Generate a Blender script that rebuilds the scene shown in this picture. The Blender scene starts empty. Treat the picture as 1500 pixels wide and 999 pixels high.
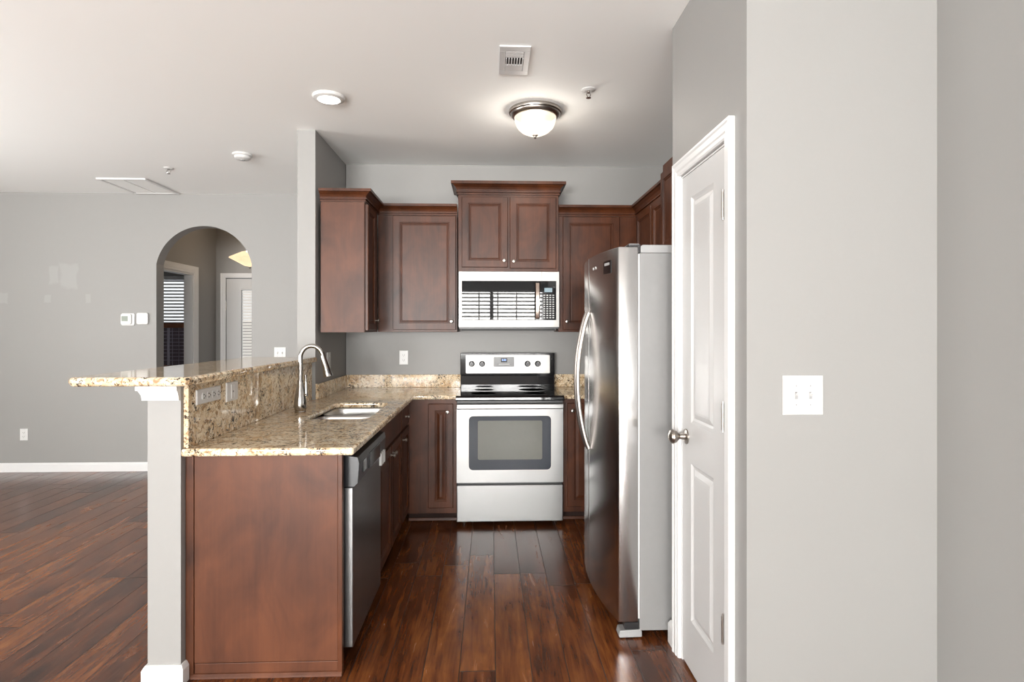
import bpy, bmesh, math, random
from mathutils import Vector, Matrix
random.seed(4)
PI = math.pi
SC = bpy.context.scene
COL = SC.collection

# ------------------------------------------------------------------ camera, world, exposure
cam_d = bpy.data.cameras.new('camera')
cam = bpy.data.objects.new('camera', cam_d); COL.objects.link(cam)
cam.location = (0, 0, 1.40)
cam.rotation_euler = (PI / 2, 0, -math.atan(31 / 850))
cam_d.sensor_width = 36; cam_d.lens = 36 * 850 / 1500
cam_d.shift_y = -17.5 / 1500
cam_d.clip_start = 0.05; cam_d.clip_end = 200
SC.camera = cam
SC.view_settings.view_transform = 'Standard'
SC.view_settings.look = 'None'
SC.view_settings.gamma = 1
SC.view_settings.use_curve_mapping = False
SC.view_settings.exposure = 0.36

W = bpy.data.worlds.new('daylight'); SC.world = W; W.use_nodes = True
bg = W.node_tree.nodes['Background']
bg.inputs['Color'].default_value = (0.92, 0.96, 1.0, 1)
bg.inputs['Strength'].default_value = .9

def area(name, loc, rot, sx, sy, power, color=(1, 1, 1), spread=PI):
    l = bpy.data.lights.new(name, 'AREA'); l.shape = 'RECTANGLE'
    l.size = sx; l.size_y = sy; l.energy = power; l.color = color; l.spread = spread
    o = bpy.data.objects.new(name, l); COL.objects.link(o)
    o.location = loc; o.rotation_euler = rot
    return o
# added lamps outside the unseen windows, standing in for daylight, tilted towards the ceiling
area('added_daylight', (0.2, -6.75, 1.62), (PI / 2 + .75, 0, 0), 2.5, 2.5, 1150, (1.0, 0.99, 0.972))
area('added_daylight', (-2.75, -6.75, 1.20), (PI / 2 + .95, 0, 0), 2.6, 2.4, 1250, (1.0, 0.99, 0.972))
area('added_daylight', (-5.95, 2.4, 1.4), (PI / 2 + .85, 0, -PI / 2), 2.2, 1.5, 200, (1.0, 0.995, 0.98))
area('added_daylight', (-5.95, -2.6, 1.3), (PI / 2 + .95, 0, -PI / 2), 2.2, 1.5, 210, (1.0, 0.995, 0.98))

# ------------------------------------------------------------------ materials
def new_mat(name):
    m = bpy.data.materials.new(name); m.use_nodes = True
    nt = m.node_tree; b = nt.nodes['Principled BSDF']
    return m, nt, b
def srgb(r, g, b):
    f = lambda c: (c / 255 / 12.92) if c / 255 <= .04045 else ((c / 255 + .055) / 1.055) ** 2.4
    return (f(r), f(g), f(b), 1)
class N:
    """small helper for wiring nodes"""
    def __init__(s, nt): s.nt = nt
    def n(s, t, **kw):
        x = s.nt.nodes.new(t)
        for k, v in kw.items(): setattr(x, k, v)
        return x
    def l(s, a, b): s.nt.links.new(a, b)
    def math(s, op, a, b=None, c=None):
        x = s.n('ShaderNodeMath', operation=op)
        for i, v in enumerate((a, b, c)):
            if v is None: continue
            if isinstance(v, (int, float)): x.inputs[i].default_value = v
            else: s.l(v, x.inputs[i])
        return x.outputs[0]
    def coord(s, scale=(1, 1, 1), loc=(0, 0, 0), kind='Object'):
        tc = s.n('ShaderNodeTexCoord'); mp = s.n('ShaderNodeMapping')
        mp.inputs['Scale'].default_value = scale; mp.inputs['Location'].default_value = loc
        s.l(tc.outputs[kind], mp.inputs['Vector']); return mp.outputs[0]
    def noise(s, vec, scale, detail=4, rough=.55, dist=0):
        x = s.n('ShaderNodeTexNoise'); x.inputs['Scale'].default_value = scale
        x.inputs['Detail'].default_value = detail; x.inputs['Roughness'].default_value = rough
        x.inputs['Distortion'].default_value = dist
        s.l(vec, x.inputs['Vector']); return x.outputs['Fac']
    def ramp(s, fac, stops, interp='LINEAR'):
        x = s.n('ShaderNodeValToRGB'); cr = x.color_ramp; cr.interpolation = interp
        while len(cr.elements) < len(stops): cr.elements.new(.5)
        for e, (p, c) in zip(cr.elements, stops):
            e.position = p; e.color = c if len(c) == 4 else (*c, 1)
        s.l(fac, x.inputs[0]); return x.outputs[0]
    def mix(s, fac, a, b, blend='MIX'):
        x = s.n('ShaderNodeMix', data_type='RGBA', blend_type=blend)
        for sock, v in ((x.inputs[0], fac), (x.inputs[6], a), (x.inputs[7], b)):
            if isinstance(v, (int, float)): sock.default_value = v
            elif isinstance(v, tuple): sock.default_value = v if len(v) == 4 else (*v, 1)
            else: s.l(v, sock)
        return x.outputs[2]
    def bump(s, h, strength, dist=.002):
        x = s.n('ShaderNodeBump'); x.inputs['Strength'].default_value = strength
        x.inputs['Distance'].default_value = dist; s.l(h, x.inputs['Height']); return x.outputs[0]

def paint(name, col, rough=.6, var=.03):
    m, nt, b = new_mat(name); k = N(nt); v = k.coord()
    n1 = k.noise(v, 1.3, 3)
    c = k.mix(n1, tuple(x * (1 - var) for x in col[:3]), tuple(min(1, x * (1 + var)) for x in col[:3]))
    k.l(c, b.inputs['Base Color']); b.inputs['Roughness'].default_value = rough
    k.l(k.bump(k.noise(v, 260, 2), .08, .001), b.inputs['Normal'])
    return m
WALL = paint('grey_wall_paint', (0.266, 0.261, 0.251), .55)
CEIL = paint('ceiling_paint', (0.915, 0.925, 0.91), .8, .01)
TRIM = paint('white_trim_paint', (0.68, 0.68, 0.675), .32, .01)
DOORP = paint('white_door_paint', (0.53, 0.528, 0.522), .35, .01)
PLATE = paint('white_plastic', (0.60, 0.596, 0.585), .35, .01)

def patch_wall():
    """grey wall with patches of lighter touch-up paint"""
    m, nt, b = new_mat('grey_wall_paint_with_touch_ups'); k = N(nt)
    tc = k.n('ShaderNodeTexCoord'); sp = k.n('ShaderNodeSeparateXYZ'); k.l(tc.outputs['Object'], sp.inputs[0])
    v = k.coord(); wob = k.noise(v, 9, 3)
    tot = None
    for (cx, cz, hx, hz) in ((-4.15, 1.92, .085, .12), (-4.29, 1.93, .045, .085), (-4.78, 1.70, .05, .055), (-4.35, 1.70, .035, .04), (-3.96, 1.70, .025, .045)):
        dx = k.math('DIVIDE', k.math('ABSOLUTE', k.math('SUBTRACT', sp.outputs[0], cx)), hx)
        dz = k.math('DIVIDE', k.math('ABSOLUTE', k.math('SUBTRACT', sp.outputs[2], cz)), hz)
        d = k.math('ADD', k.math('MAXIMUM', dx, dz), k.math('MULTIPLY', k.math('SUBTRACT', wob, .5), .9))
        mk = k.n('ShaderNodeMapRange'); k.l(d, mk.inputs[0]); mk.inputs[1].default_value = 1.1; mk.inputs[2].default_value = .8
        mk.inputs[3].default_value = 0; mk.inputs[4].default_value = .6
        tot = mk.outputs[0] if tot is None else k.math('MAXIMUM', tot, mk.outputs[0])
    c = k.mix(tot, (0.266, 0.261, 0.251), (0.315, 0.313, 0.304))
    k.l(c, b.inputs['Base Color']); b.inputs['Roughness'].default_value = .55
    return m
WALLP = patch_wall()

def floor_mat():
    m, nt, b = new_mat('hand_scraped_plank_floor'); k = N(nt)
    tc = k.n('ShaderNodeTexCoord'); sp = k.n('ShaderNodeSeparateXYZ'); k.l(tc.outputs['Object'], sp.inputs[0])
    u = k.math('DIVIDE', k.math('ADD', sp.outputs[0], 10.045), .148)
    iu = k.math('FLOOR', u); fu = k.math('FRACT', u)
    w1 = k.n('ShaderNodeTexWhiteNoise', noise_dimensions='1D'); k.l(iu, w1.inputs['W'])
    vv = k.math('DIVIDE', k.math('ADD', sp.outputs[1], k.math('MULTIPLY', w1.outputs['Value'], 3.7)), 1.22)
    iv = k.math('FLOOR', vv); fv = k.math('FRACT', vv)
    cb = k.n('ShaderNodeCombineXYZ'); k.l(iu, cb.inputs[0]); k.l(iv, cb.inputs[1])
    w2 = k.n('ShaderNodeTexWhiteNoise', noise_dimensions='2D'); k.l(cb.outputs[0], w2.inputs['Vector'])
    pr = w2.outputs['Value']
    # grain coordinates shifted per plank
    off = k.n('ShaderNodeVectorMath', operation='MULTIPLY_ADD')
    k.l(w2.outputs['Color'], off.inputs[0]); off.inputs[1].default_value = (7, 7, 7); k.l(tc.outputs['Object'], off.inputs[2])
    def gc(sc):
        mp = k.n('ShaderNodeMapping'); mp.inputs['Scale'].default_value = sc; k.l(off.outputs[0], mp.inputs[0]); return mp.outputs[0]
    g1 = k.noise(gc((11, 1.3, 1)), 1.5, 6, .55, 1.2)
    g2 = k.noise(gc((46, 2.2, 1)), 1.6, 4, .55, .6)
    g3 = k.noise(gc((5, 2.2, 1)), 1.3, 3, .5, 1.0)
    t = k.math('ADD', k.math('MULTIPLY', g1, .55), k.math('ADD', k.math('MULTIPLY', g3, .35), k.math('MULTIPLY', g2, .30)))
    t = k.math('ADD', t, k.math('MULTIPLY', k.math('SUBTRACT', pr, .5), .20))
    c = k.ramp(t, [(.38, srgb(40, 20, 11)), (.50, srgb(70, 36, 18)), (.62, srgb(98, 52, 25)), (.76, srgb(130, 76, 36)), (.92, srgb(156, 98, 53))])
    dk = k.noise(gc((30, 3.2, 1)), 2.2, 5, .7, 2.2)
    dm = k.ramp(dk, [(.58, (0, 0, 0)), (.74, (1, 1, 1))])
    c = k.mix(k.math('MULTIPLY', dm, .65), c, srgb(24, 11, 7))
    eu = k.math('MINIMUM', fu, k.math('SUBTRACT', 1, fu)); ev = k.math('MINIMUM', fv, k.math('SUBTRACT', 1, fv))
    su = k.math('LESS_THAN', eu, .013); sv = k.math('LESS_THAN', ev, .0022)
    seam = k.math('MAXIMUM', su, sv)
    c = k.mix(k.math('MULTIPLY', seam, .9), c, (.008, .004, .002))
    k.l(c, b.inputs['Base Color'])
    r = k.math('ADD', k.math('MULTIPLY', seam, .3), k.math('ADD', .10, k.math('MULTIPLY', g1, .26))); k.l(r, b.inputs['Roughness'])
    b.inputs['IOR'].default_value = 1.62
    wav = k.noise(gc((9, 3, 1)), 1.5, 3)
    h = k.math('SUBTRACT', k.math('ADD', k.math('MULTIPLY', g2, .35), wav), k.math('MULTIPLY', seam, 1.2))
    k.l(k.bump(h, .22, .003), b.inputs['Normal'])
    return m
FLOOR = floor_mat()

def granite():
    m, nt, b = new_mat('speckled_tan_granite'); k = N(nt); v = k.coord()
    n1 = k.noise(v, 6, 4, .6, .8)
    c = k.ramp(n1, [(.34, srgb(190, 158, 118)), (.48, srgb(208, 185, 152)), (.62, srgb(222, 208, 184)), (.72, srgb(226, 216, 198))])
    n2 = k.noise(v, 34, 3, .6, 1.0)
    c = k.mix(k.ramp(n2, [(.48, (0, 0, 0)), (.58, (.8, .8, .8))]), c, srgb(230, 218, 194))
    n3 = k.noise(k.coord(loc=(3, 1, 7)), 46, 3, .6, .6)
    c = k.mix(k.ramp(n3, [(.54, (0, 0, 0)), (.62, (.9, .9, .9))]), c, srgb(150, 120, 88))
    n5 = k.noise(k.coord(loc=(5, 5, 5)), 24, 3, .6, 1.5)
    c = k.mix(k.ramp(n5, [(.60, (0, 0, 0)), (.67, (.35, .35, .35))]), c, srgb(140, 128, 116))
    n4 = k.noise(k.coord(loc=(9, 4, 2)), 58, 3, .65, 1.2)
    big = k.noise(k.coord(loc=(1, 8, 2)), 10, 2)
    n4 = k.math('ADD', n4, k.math('MULTIPLY', k.math('SUBTRACT', big, .5), .3))
    c = k.mix(k.ramp(n4, [(.57, (0, 0, 0)), (.61, (.95, .95, .95))]), c, srgb(46, 38, 34))
    c = k.mix(1.0, c, (1.0, .985, .96), 'MULTIPLY')
    k.l(c, b.inputs['Base Color']); b.inputs['Roughness'].default_value = .07
    b.inputs['IOR'].default_value = 1.55
    return m
GRAN = granite()

def wood(name, dark, light, rough=.34, grain=1.0):
    m, nt, b = new_mat(name); k = N(nt)
    n1 = k.noise(k.coord((1, 1, .55)), 5.5, 4, .55, .6)
    g = k.noise(k.coord((38, 38, 1.6)), 2.2, 5, .6, .3)
    t = k.math('ADD', k.math('MULTIPLY', n1, .75), k.math('MULTIPLY', g, .25 * grain))
    c = k.ramp(t, [(.30, dark), (.70, light)])
    k.l(c, b.inputs['Base Color']); b.inputs['Roughness'].default_value = rough
    k.l(k.bump(g, .06, .001), b.inputs['Normal'])
    b.inputs['Specular IOR Level'].default_value = .28
    return m
CAB = wood('stained_cherry_cabinet_wood', srgb(38, 18, 9), srgb(92, 50, 27), .38)
PANEL = wood('veneered_end_panel_wood', srgb(64, 35, 22), srgb(102, 60, 38), .42, .6)
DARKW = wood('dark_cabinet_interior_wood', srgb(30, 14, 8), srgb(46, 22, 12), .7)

def simple(name, col, rough=.4, metal=0.0, emis=None, es=0, spec=None):
    m, nt, b = new_mat(name); k = N(nt)
    n = k.noise(k.coord(), 35, 2)
    c = k.mix(n, tuple(x * .97 for x in col[:3]), tuple(min(1, x * 1.03) for x in col[:3]))
    k.l(c, b.inputs['Base Color'])
    b.inputs['Roughness'].default_value = rough; b.inputs['Metallic'].default_value = metal
    if emis: b.inputs['Emission Color'].default_value = (*emis, 1); b.inputs['Emission Strength'].default_value = es
    return m
def steel(name, col=(.62, .61, .60), rough=.22, sc=(1, 1, 200), amp=.10):
    m, nt, b = new_mat(name); k = N(nt)
    n = k.noise(k.coord(sc), 3, 3)
    b.inputs['Base Color'].default_value = (*col, 1); b.inputs['Metallic'].default_value = 1
    k.l(k.math('ADD', rough, k.math('MULTIPLY', n, amp)), b.inputs['Roughness'])
    return m
STEEL = steel('brushed_stainless_steel', (.23, .229, .227), .28, (1.5, 1, 14), .05)
STEELF = steel('satin_stainless_fridge_steel', (.54, .535, .53), .22, (2, 1, 40), .05)
STEELP = steel('pale_stainless_panel', (.28, .272, .26), .36, (1, 1, 60), .06)
CHROME = simple('polished_nickel', (.42, .405, .385), .16, 1)
NICKEL = simple('satin_nickel', (.38, .345, .31), .30, 1)
BNICKEL = simple('brushed_nickel_fixture', (.42, .39, .36), .28, 1)
BLACK = simple('black_gloss_enamel', (.008, .008, .009), .08)
BLACKP = simple('black_plastic', (.015, .015, .016), .35)
GLASSB = simple('dark_appliance_glass', (.012, .012, .013), .008)
GLASSB.node_tree.nodes['Principled BSDF'].inputs['IOR'].default_value = 1.33
OVENW = simple('tinted_oven_glass', (.030, .034, .044), .12)
OVENW.node_tree.nodes['Principled BSDF'].inputs['IOR'].default_value = 1.25
OVENI = simple('oven_inner_glass', (.105, .105, .09), .14)
OVENI.node_tree.nodes['Principled BSDF'].inputs['IOR'].default_value = 1.3
FSIDE = simple('grey_painted_fridge_side', (.215, .213, .21), .38)
FGREY = simple('light_grey_plastic', (.30, .30, .298), .4)
DARK = simple('dark_slot', (.02, .02, .02), .6)
GREYD = simple('grey_lcd', (.16, .19, .15), .3)
SLOT = simple('shadow_grey_socket_slots', (.12, .12, .12), .6)
BLIND = simple('white_blind_slat', (.80, .79, .76), .45)
def translucent_blind():
    m, nt, b = new_mat('translucent_blind_slat'); k = N(nt)
    t = k.n('ShaderNodeBsdfTranslucent'); t.inputs[0].default_value = (.8, .79, .76, 1)
    b.inputs['Base Color'].default_value = (.8, .79, .76, 1)
    mx = k.n('ShaderNodeMixShader'); mx.inputs[0].default_value = .45
    k.l(b.outputs[0], mx.inputs[1]); k.l(t.outputs[0], mx.inputs[2]); k.l(mx.outputs[0], nt.nodes['Material Output'].inputs['Surface'])
    return m
BLINDT = translucent_blind()
BROWNR = wood('stained_window_rail_wood', srgb(110, 66, 42), srgb(150, 96, 64), .45)
FENCE = simple('dark_plum_brick_outside', (.055, .035, .045), .8)
LED = simple('lit_blue_display', (.02, .03, .06), .3, 0, (.25, .45, 1.0), 1.6)
DISC = simple('lit_led_disc', (.9, .9, .88), .4, 0, (1, .97, .92), 3.0)

def glowglass(name, col, strength):
    m, nt, b = new_mat(name); k = N(nt)
    n = k.noise(k.coord(), 14, 3, .5, 1)
    c = k.mix(n, tuple(x * .75 for x in col), col)
    b.inputs['Base Color'].default_value = (.10, .09, .075, 1)
    k.l(c, b.inputs['Emission Color']); b.inputs['Emission Strength'].default_value = strength
    b.inputs['Roughness'].default_value = .2
    t = k.n('ShaderNodeBsdfTransparent'); mx = k.n('ShaderNodeMixShader'); mx.inputs[0].default_value = .25
    k.l(b.outputs[0], mx.inputs[1]); k.l(t.outputs[0], mx.inputs[2]); k.l(mx.outputs[0], nt.nodes['Material Output'].inputs['Surface'])
    return m
BOWL = glowglass('lit_alabaster_glass', (1.0, .88, .72), .75)
PENDG = glowglass('lit_pendant_glass', (1.0, .70, .42), 1.1)
def clearglass():
    m, nt, b = new_mat('window_glass'); k = N(nt)
    t = k.n('ShaderNodeBsdfTransparent'); g = k.n('ShaderNodeBsdfGlossy'); g.inputs['Roughness'].default_value = .02
    fr = k.n('ShaderNodeFresnel'); fr.inputs['IOR'].default_value = 1.35
    mx = k.n('ShaderNodeMixShader'); k.l(fr.outputs[0], mx.inputs[0]); k.l(t.outputs[0], mx.inputs[1]); k.l(g.outputs[0], mx.inputs[2])
    k.l(mx.outputs[0], nt.nodes['Material Output'].inputs['Surface'])
    return m
GLASS = clearglass()

# ------------------------------------------------------------------ mesh helpers
class MB:
    def __init__(s): s.bm = bmesh.new()
    def box(s, x0, x1, y0, y1, z0, z1):
        v = [s.bm.verts.new(p) for p in ((x0, y0, z0), (x1, y0, z0), (x1, y1, z0), (x0, y1, z0), (x0, y0, z1), (x1, y0, z1), (x1, y1, z1), (x0, y1, z1))]
        for f in ((0, 3, 2, 1), (4, 5, 6, 7), (0, 1, 5, 4), (1, 2, 6, 5), (2, 3, 7, 6), (3, 0, 4, 7)):
            s.bm.faces.new([v[i] for i in f])
        return s
    def lathe(s, prof, c=(0, 0, 0), axis='z', n=32, cap=True):
        """prof: list of (r, h)"""
        def P(r, h, a):
            x, y = r * math.cos(a), r * math.sin(a)
            if axis == 'z': p = (x, y, h)
            elif axis == 'x': p = (h, x, y)
            elif axis == 'y': p = (y, h, x)
            return (p[0] + c[0], p[1] + c[1], p[2] + c[2])
        rings = [[s.bm.verts.new(P(max(r, 1e-5), h, 2 * PI * i / n)) for i in range(n)] for r, h in prof]
        for a, b in zip(rings, rings[1:]):
            for i in range(n): s.bm.faces.new((a[i], a[(i + 1) % n], b[(i + 1) % n], b[i]))
        if cap:
            s.bm.faces.new(rings[0][::-1]); s.bm.faces.new(rings[-1])
        return s
    def tube(s, pts, r, n=14):
        pts = [Vector(p) for p in pts]; rs = r if isinstance(r, (list, tuple)) else [r] * len(pts)
        rings = []; up = None
        for i, p in enumerate(pts):
            t = (pts[min(i + 1, len(pts) - 1)] - pts[max(i - 1, 0)]).normalized()
            if up is None:
                up = Vector((0, 0, 1)) if abs(t.z) < .9 else Vector((0, 1, 0))
            a = (up - t * up.dot(t)).normalized(); b = t.cross(a); up = a
            rings.append([s.bm.verts.new(p + (a * math.cos(2 * PI * j / n) + b * math.sin(2 * PI * j / n)) * rs[i]) for j in range(n)])
        for A, B in zip(rings, rings[1:]):
            for i in range(n): s.bm.faces.new((A[i], A[(i + 1) % n], B[(i + 1) % n], B[i]))
        s.bm.faces.new(rings[0][::-1]); s.bm.faces.new(rings[-1])
        return s
    def prism(s, poly, a0, a1, axis='x'):
        """poly of 2D points extruded along axis; x: (y,z)  y: (x,z)  z: (x,y)"""
        def P(p, a):
            return {'x': (a, p[0], p[1]), 'y': (p[0], a, p[1]), 'z': (p[0], p[1], a)}[axis]
        A = [s.bm.verts.new(P(p, a0)) for p in poly]; B = [s.bm.verts.new(P(p, a1)) for p in poly]
        n = len(poly)
        s.bm.faces.new(A[::-1]); s.bm.faces.new(B)
        for i in range(n): s.bm.faces.new((A[i], A[(i + 1) % n], B[(i + 1) % n], B[i]))
        return s
    def sweep(s, loops, closed_ring=True, cap=True):
        """loops: list of rings of points, joined one to the next"""
        R = [[s.bm.verts.new(p) for p in l] for l in loops]
        n = len(R[0])
        for A, B in zip(R, R[1:]):
            for i in range(n if closed_ring else n - 1): s.bm.faces.new((A[i], A[(i + 1) % n], B[(i + 1) % n], B[i]))
        if cap: s.bm.faces.new(R[0][::-1]); s.bm.faces.new(R[-1])
        return s
    def rings_panel(s, x0, x1, z0, z1, yf, yb, rings):
        """front at y=yf facing -y; rings = [(inset, depth)]"""
        L = [[(x0, yb, z0), (x1, yb, z0), (x1, yb, z1), (x0, yb, z1)]]
        for i, d in rings:
            L.append([(x0 + i, yf + d, z0 + i), (x1 - i, yf + d, z0 + i), (x1 - i, yf + d, z1 - i), (x0 + i, yf + d, z1 - i)])
        return s.sweep(L)
    def build(s, name, mat, parent=None, bevel=0, smooth=False, seg=2, world=False):
        bmesh.ops.recalc_face_normals(s.bm, faces=s.bm.faces)
        me = bpy.data.meshes.new(name); s.bm.to_mesh(me); s.bm.free()
        return link(name, me, mat, parent, bevel, smooth, seg)
def link(name, me, mat, parent=None, bevel=0, smooth=False, seg=2):
    me.materials.clear(); me.materials.append(mat)
    o = bpy.data.objects.new(name, me); COL.objects.link(o)
    if parent is not None: o.parent = parent
    if bevel:
        md = o.modifiers.new('bevel', 'BEVEL'); md.width = bevel; md.segments = seg; md.limit_method = 'ANGLE'; md.angle_limit = math.radians(40)
    if smooth:
        for p in me.polygons: p.use_smooth = True
        md = o.modifiers.new('edges', 'EDGE_SPLIT'); md.split_angle = math.radians(38)
    return o
def thing(name, label, cat, loc=(0, 0, 0), rz=0, group=None):
    o = bpy.data.objects.new(name, None); COL.objects.link(o); o.empty_display_size = .1
    o.location = loc; o.rotation_euler = (0, 0, rz); return tag(o, label, cat, group)
def tag(o, label, cat, group=None):
    o['label'] = label; o['category'] = cat
    if group: o['group'] = group
    return o
def struct(o, label=None):
    o['kind'] = 'structure'
    if label: o['label'] = label
    return o
def slab(name, outline, holes, z0, z1, bev, mat, parent=None):
    """stone slab with rounded edges from a filled 2D curve"""
    cu = bpy.data.curves.new(name, 'CURVE'); cu.dimensions = '2D'; cu.fill_mode = 'BOTH'
    for poly in [outline] + holes:
        sp = cu.splines.new('POLY'); sp.points.add(len(poly) - 1); sp.use_cyclic_u = True
        for p, q in zip(sp.points, poly): p.co = (q[0], q[1], 0, 1)
    cu.extrude = (z1 - z0) / 2 - bev; cu.bevel_depth = bev; cu.bevel_resolution = 3; cu.offset = -bev
    t = bpy.data.objects.new('tmp', cu); COL.objects.link(t)
    bpy.context.view_layer.update()
    me = bpy.data.meshes.new_from_object(t.evaluated_get(bpy.context.evaluated_depsgraph_get()))
    bpy.data.objects.remove(t); bpy.data.curves.remove(cu)
    me.transform(Matrix.Translation((0, 0, (z0 + z1) / 2)))
    return link(name, me, mat, parent, 0, True)
def rrect(x0, x1, y0, y1, r, n=6):
    out = []
    for cx, cy, a0 in ((x1 - r, y0 + r, -PI / 2), (x1 - r, y1 - r, 0), (x0 + r, y1 - r, PI / 2), (x0 + r, y0 + r, PI)):
        for i in range(n + 1):
            a = a0 + PI / 2 * i / n; out.append((cx + r * math.cos(a), cy + r * math.sin(a)))
    return out
def text(name, body, size, mat, parent, M):
    cu = bpy.data.curves.new(name, 'FONT'); cu.body = body; cu.size = size; cu.align_x = 'CENTER'; cu.align_y = 'CENTER'; cu.extrude = .0004
    t = bpy.data.objects.new('tmp', cu); COL.objects.link(t); bpy.context.view_layer.update()
    me = bpy.data.meshes.new_from_object(t.evaluated_get(bpy.context.evaluated_depsgraph_get()))
    bpy.data.objects.remove(t); me.transform(M)
    return link(name, me, mat, parent)
FRONT = Matrix.Rotation(PI / 2, 4, 'X')           # text facing -y

# ------------------------------------------------------------------ the shell
H = 2.74
struct(MB().box(-7.2, 1.6, -5.95, 7.75, -.1, 0).build('floor', FLOOR))
struct(MB().box(-7.2, 1.6, -5.95, 7.75, H, H + .1).build('ceiling', CEIL))
def wall_grid(name, axis, a0, a1, p0, p1, holes, mat, z1=H):
    """wall along axis ('x' or 'y') from a0..a1, thickness p0..p1, holes (a,b,za,zb)"""
    A = sorted({a0, a1} | {h[0] for h in holes} | {h[1] for h in holes}); Z = sorted({0, z1} | {h[2] for h in holes} | {h[3] for h in holes})
    m = MB()
    for i in range(len(A) - 1):
        for j in range(len(Z) - 1):
            ca, cz = (A[i] + A[i + 1]) / 2, (Z[j] + Z[j + 1]) / 2
            if any(h[0] < ca < h[1] and h[2] < cz < h[3] for h in holes): continue
            if axis == 'x': m.box(A[i], A[i + 1], p0, p1, Z[j], Z[j + 1])
            else: m.box(p0, p1, A[i], A[i + 1], Z[j], Z[j + 1])
    bmesh.ops.remove_doubles(m.bm, verts=m.bm.verts, dist=1e-5)
    seen = {}
    for f in list(m.bm.faces):
        key = tuple(sorted(v.index for v in f.verts))
    m.bm.verts.index_update()
    for f in list(m.bm.faces):
        key = tuple(sorted(v.index for v in f.verts)); seen.setdefault(key, []).append(f)
    dele = [f for fs in seen.values() if len(fs) > 1 for f in fs]
    bmesh.ops.delete(m.bm, geom=dele, context='FACES')
    return struct(m.build(name, mat))
wall_grid('wall_back', 'x', -1.175, 1.43, 4.76, 4.88, [], WALL)
wall_grid('wall_right', 'y', -5.8, 4.88, 1.43, 1.55, [], WALL)
struct(MB().box(-1.30, -1.18, 3.95, 5.86, 0, H).build('wall_left', WALL), 'full height grey partition stub at the end of the breakfast bar')
# pantry closet
wall_grid('wall_pantry', 'y', 1.81, 2.56, .81, .91, [(1.962, 2.442, 0, 2.045)], WALL)
struct(MB().box(.91, 1.43, 1.81, 1.91, 0, H).build('wall_pantry_front', WALL))
struct(MB().box(.91, 1.43, 2.46, 2.56, 0, H).build('wall_pantry_back', WALL))
# rear and left walls behind the camera
WIN1 = (-1.0, 1.35, .75, 2.38); WIN2 = (-4.0, -1.5, .02, 2.35)
wall_grid('wall_rear', 'x', -5.6, 1.43, -5.92, -5.8, [WIN1, WIN2], WALL)
WIN3 = (1.35, 3.45, .8, 2.2); WIN4 = (-3.7, -1.5, .6, 2.2)
wall_grid('wall_far_left', 'y', -5.8, 5.86, -5.72, -5.6, [WIN3, WIN4], WALL)
# living room wall with the arch
ax0, ax1, zs, zt = -3.304, -2.376, 2.045, 2.422
hw = (ax1 - ax0) / 2; rise = zt - zs; R_ = (hw * hw + rise * rise) / (2 * rise); cxa, cza = (ax0 + ax1) / 2, zt - R_
a_ = math.atan2(zs - cza, hw)
arc = [(cxa + R_ * math.cos(PI - a_ - (PI - 2 * a_) * i / 40), cza + R_ * math.sin(PI - a_ - (PI - 2 * a_) * i / 40)) for i in range(41)]
poly = [(-5.72, 0), (ax0, 0)] + arc + [(ax1, 0), (-1.18, 0), (-1.18, H), (-5.72, H)]
struct(MB().prism(poly, 5.86, 5.99, 'y').build('wall_living', WALLP), 'grey living room wall with arched opening and paler touch-up patches')
# foyer beyond the arch
wall_grid('wall_foyer_left', 'y', 5.99, 7.57, -3.62, -3.52, [(5.99 + .25, 7.0, 0, 2.055)], WALL)
wall_grid('wall_foyer_front', 'x', -7.2, -1.18, 7.57, 7.69, [(-4.95, -3.80, .90, 2.08), (-3.395, -2.485, 0, 2.055)], WALL)
struct(MB().box(-1.30, -1.18, 5.99, 7.57, 0, H).build('wall_foyer_right', WALL))
struct(MB().box(-7.2, -7.1, 5.99, 7.57, 0, H).build('wall_study_left', WALL))
# half wall of the peninsula with its white cap trim and base
struct(MB().box(-1.35, -1.222, 2.335, 3.948, 0, 1.175).build('wall_peninsula', WALL), 'grey half wall carrying the granite breakfast bar')
m = MB()
prof = [(0, 1.120), (.014, 1.120), (.016, 1.140), (.024, 1.158), (.030, 1.160), (.030, 1.176), (0, 1.176)]
L = []
for o, z in prof: L.append((o, z))
path = [(-1.223, 2.3345, 0, -1), (-1.3505, 2.3345, -1, -1), (-1.3505, 3.945, -1, 0)]
m.sweep([[(x + dx * o, y + dy * o, z) for o, z in prof] for x, y, dx, dy in path])
struct(m.build('trim_1', TRIM), 'white cap moulding under the front of the breakfast bar')
def base(name, path, h=.088):
    prof = [(0, 0), (.016, 0), (.016, h - .018), (.010, h - .006), (.006, h), (0, h)]
    m = MB(); m.sweep([[(x + dx * o, y + dy * o, z) for o, z in prof] for x, y, dx, dy in path])
    return struct(m.build(name, TRIM))
base('baseboard_peninsula', [(-1.2215, 2.368, 1, 0), (-1.2215, 2.3345, 1, -1), (-1.3505, 2.3345, -1, -1), (-1.3505, 3.945, -1, 0)], .078)
base('baseboard_living_left', [(-5.6, 5.8595, 0, -1), (-3.304, 5.8595, 0, -1)])
base('baseboard_living_right', [(-2.376, 5.8595, 0, -1), (-1.30, 5.8595, 0, -1)])
base('baseboard_pantry', [(.8095, 2.503, -1, 0), (.8095, 2.5605, -1, 1), (.87, 2.5605, 0, 1)], .10)
base('baseboard_pantry_side', [(.8095, 1.883, -1, 0), (.8095, 1.8095, -1, -1), (1.43, 1.8095, 0, -1)], .10)
base('baseboard_left', [(-5.5995, -5.8, 1, 0), (-5.5995, 5.84, 1, 0)])

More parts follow.
